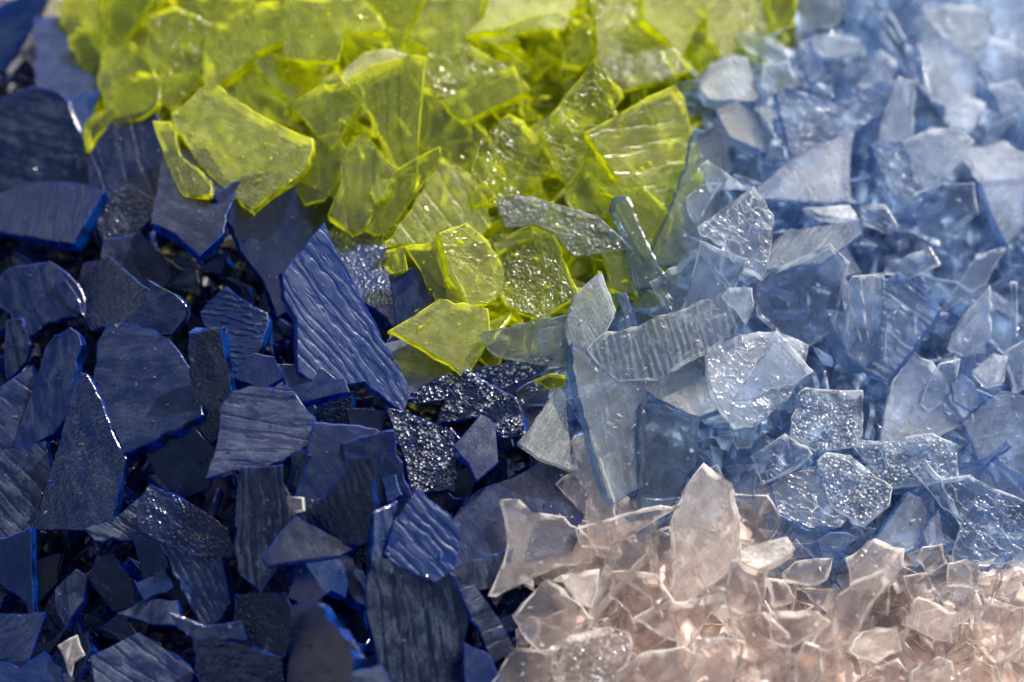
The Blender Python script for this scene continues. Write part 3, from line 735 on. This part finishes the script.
for c, f in fill.items():
    me = make_mesh(WORD[c]+'_crushed_glass', f['V'], f['F'], [glass(c, x) for x in FM[c]]+[rim('M' if c == 'P' else c)], f['M'], f['L'], f['S'])
    o = bpy.data.objects.new(WORD[c]+'_crushed_glass', me); COL.objects.link(o)
    o['kind'] = 'stuff'; o['category'] = 'crushed glass'
    o['label'] = {'N': 'mass of navy crushed glass showing in the dark gaps between the navy shards', 'L': 'mass of lime crushed glass showing between the lime shards',
                  'P': 'mass of pale blue crushed glass showing between the pale blue shards', 'K': 'mass of pale pink crushed glass showing between the pink shards'}[c]

# splinters and dust of glass lying loose on the shards
chips = {c: dict(V=[], F=[], M=[], L=[], S=[]) for c in 'NLPK'}
for k in range(1900):
    px, py = rng.uniform(-10, 1034), rng.uniform(-10, 692)
    i, j = int(round((px-GX0)/G)), int(round((py-GY0)/G))
    if not (0 <= j < zbuf.shape[0] and 0 <= i < zbuf.shape[1]) or zbuf[j, i] > 1e8: continue
    c = zone(px+rng.normal(0, 5), py+rng.normal(0, 5))
    if c == 'N' and (px > 330 and py < 420 or rng.random() < .4): continue
    p = CAM + ray(px, py)*(zbuf[j, i]-.00012)
    L = abs(rng.normal(0, .00022))+.00010; w = L*rng.uniform(.25, .8); h = L*rng.uniform(.2, .5)
    Rm = Matrix.Rotation(rng.uniform(0, 6.28), 3, 'Z') @ Matrix.Rotation(rng.normal(0, .4), 3, 'X')
    pts = [(-L, -w*.3, 0), (L*rng.uniform(.5, 1), -w*rng.uniform(.1, .6), 0), (L*rng.uniform(-.2, .6), w, 0), (L*rng.uniform(-.4, .4), w*.2, h), (0, 0, -h*.6)]
    f = chips[c]; b0 = len(f['V'])
    for q in pts:
        f['V'].append(tuple(p + Rm @ Vector(q))); f['L'].append((q[0]+k*.003, q[1], q[2]))
    fs = [(0, 1, 3), (1, 2, 3), (2, 0, 3), (1, 0, 4), (2, 1, 4), (0, 2, 4)]
    f['F'] += [[b0+a for a in q] for q in fs]; f['M'] += [int(c == 'N' and rng.random() < .45)]*6; f['S'] += [False]*6
for c, f in chips.items():
    me = make_mesh(WORD[c]+'_glass_splinters', f['V'], f['F'], [rim('W' if c == 'P' else c), rim('G')], f['M'], f['L'], f['S'])
    o = bpy.data.objects.new(WORD[c]+'_glass_splinters', me); COL.objects.link(o)
    o['kind'] = 'stuff'; o['category'] = 'glass splinters'
    o['label'] = 'tiny loose %s glass splinters strewn over the %s shards' % (WORD[c].replace('_', ' '), WORD[c].replace('_', ' '))

# fine grit filling the heap's core, one mass for each colour
GRIT = {'N': (.003, .006, .03), 'L': (.18, .21, .003), 'P': (.31, .40, .54), 'K': (.92, .76, .68)}
st = .0022; N1 = 120
def core_z(x, y):
    return max(-.002, heap_z(x, y) - .0085 + .0012*math.sin(x*900+y*300)*math.sin(y*800-x*200))
gv = {}; gf = {c: [] for c in 'NLPK'}
for i in range(-N1//2, N1//2):
    for j in range(-N1//2, N1//2):
        x, y = (i+.5)*st, (j+.5)*st
        if heap_z(x, y) < .0095: continue
        c = zone(*project(Vector((x, y, core_z(x, y)))))
        gf[c].append([(i, j), (i+1, j), (i+1, j+1), (i, j+1)])
for c, fs in gf.items():
    idx = {}; V = []
    def vid(k):
        if k not in idx:
            idx[k] = len(V); x, y = k[0]*st, k[1]*st; V.append((x, y, core_z(x, y)))
        return idx[k]
    faces = [[vid(k) for k in f] for f in fs]
    me = bpy.data.meshes.new(WORD[c]+'_glass_grit'); me.from_pydata(V, [], faces); me.materials.append(grit_mat(c, GRIT[c]))
    me.polygons.foreach_set('use_smooth', [True]*len(faces)); me.update()
    o = bpy.data.objects.new(WORD[c]+'_glass_grit', me); COL.objects.link(o)
    o['kind'] = 'stuff'; o['category'] = 'glass grit'
    o['label'] = 'fine %s glass grit deep under the %s shards' % (WORD[c].replace('_', ' '), WORD[c].replace('_', ' '))

me = bpy.data.meshes.new('ground'); me.from_pydata([(-3, -3, 0), (3, -3, 0), (3, 3, 0), (-3, 3, 0)], [], [[0, 1, 2, 3]])
gt = NT('table_grey')
tc = gt.n('ShaderNodeTexCoord').outputs['Object']
gcol = gt.n('ShaderNodeVectorMath', {0: (.42, .40, .37), 'Scale': gt.ramp(gt.noise(tc, 60, 5), .3, .7, .85, 1.1)}, operation='SCALE').outputs[0]
gt.n('ShaderNodeOutputMaterial', {0: gt.n('ShaderNodeBsdfPrincipled', {'Base Color': gcol, 'Roughness': .6}).outputs[0]})
me.materials.append(gt.m)
o = bpy.data.objects.new('ground', me); COL.objects.link(o); o['kind'] = 'structure'; o['label'] = 'plain pale surface under the heaps of glass'

# ------------------------------------------------------------------ light
ld = bpy.data.lights.new('sun', 'SUN'); ld.energy = 4.0; ld.angle = math.radians(.55); ld.color = (1, .955, .89)
lo = bpy.data.objects.new('sun', ld); COL.objects.link(lo); lo.rotation_euler = sd.to_track_quat('Z', 'Y').to_euler(); lo.location = sd*2
wd = bpy.data.worlds.new('World'); S.world = wd; wd.use_nodes = True
nt = wd.node_tree; bg = nt.nodes['Background']
sky = nt.nodes.new('ShaderNodeTexSky'); sky.sky_type = 'NISHITA'; sky.sun_disc = False
sky.sun_elevation = EL; sky.sun_rotation = AZ; sky.air_density = 1.0; sky.dust_density = 4.0; sky.ozone_density = 1.0
nt.links.new(sky.outputs[0], bg.inputs[0]); bg.inputs[1].default_value = .115

S.view_settings.view_transform = 'Standard'; S.view_settings.look = 'None'
S.view_settings.exposure = 0.55; S.view_settings.gamma = 1; S.view_settings.use_curve_mapping = False
cy = S.cycles
cy.max_bounces = 12; cy.transparent_max_bounces = 36; cy.transmission_bounces = 12; cy.glossy_bounces = 4; cy.diffuse_bounces = 4
cy.sample_clamp_indirect = 6.0; cy.sample_clamp_direct = 0.0
cy.use_adaptive_sampling = True; cy.adaptive_threshold = .02; cy.use_denoising = True; cy.caustics_reflective = False; cy.caustics_refractive = True
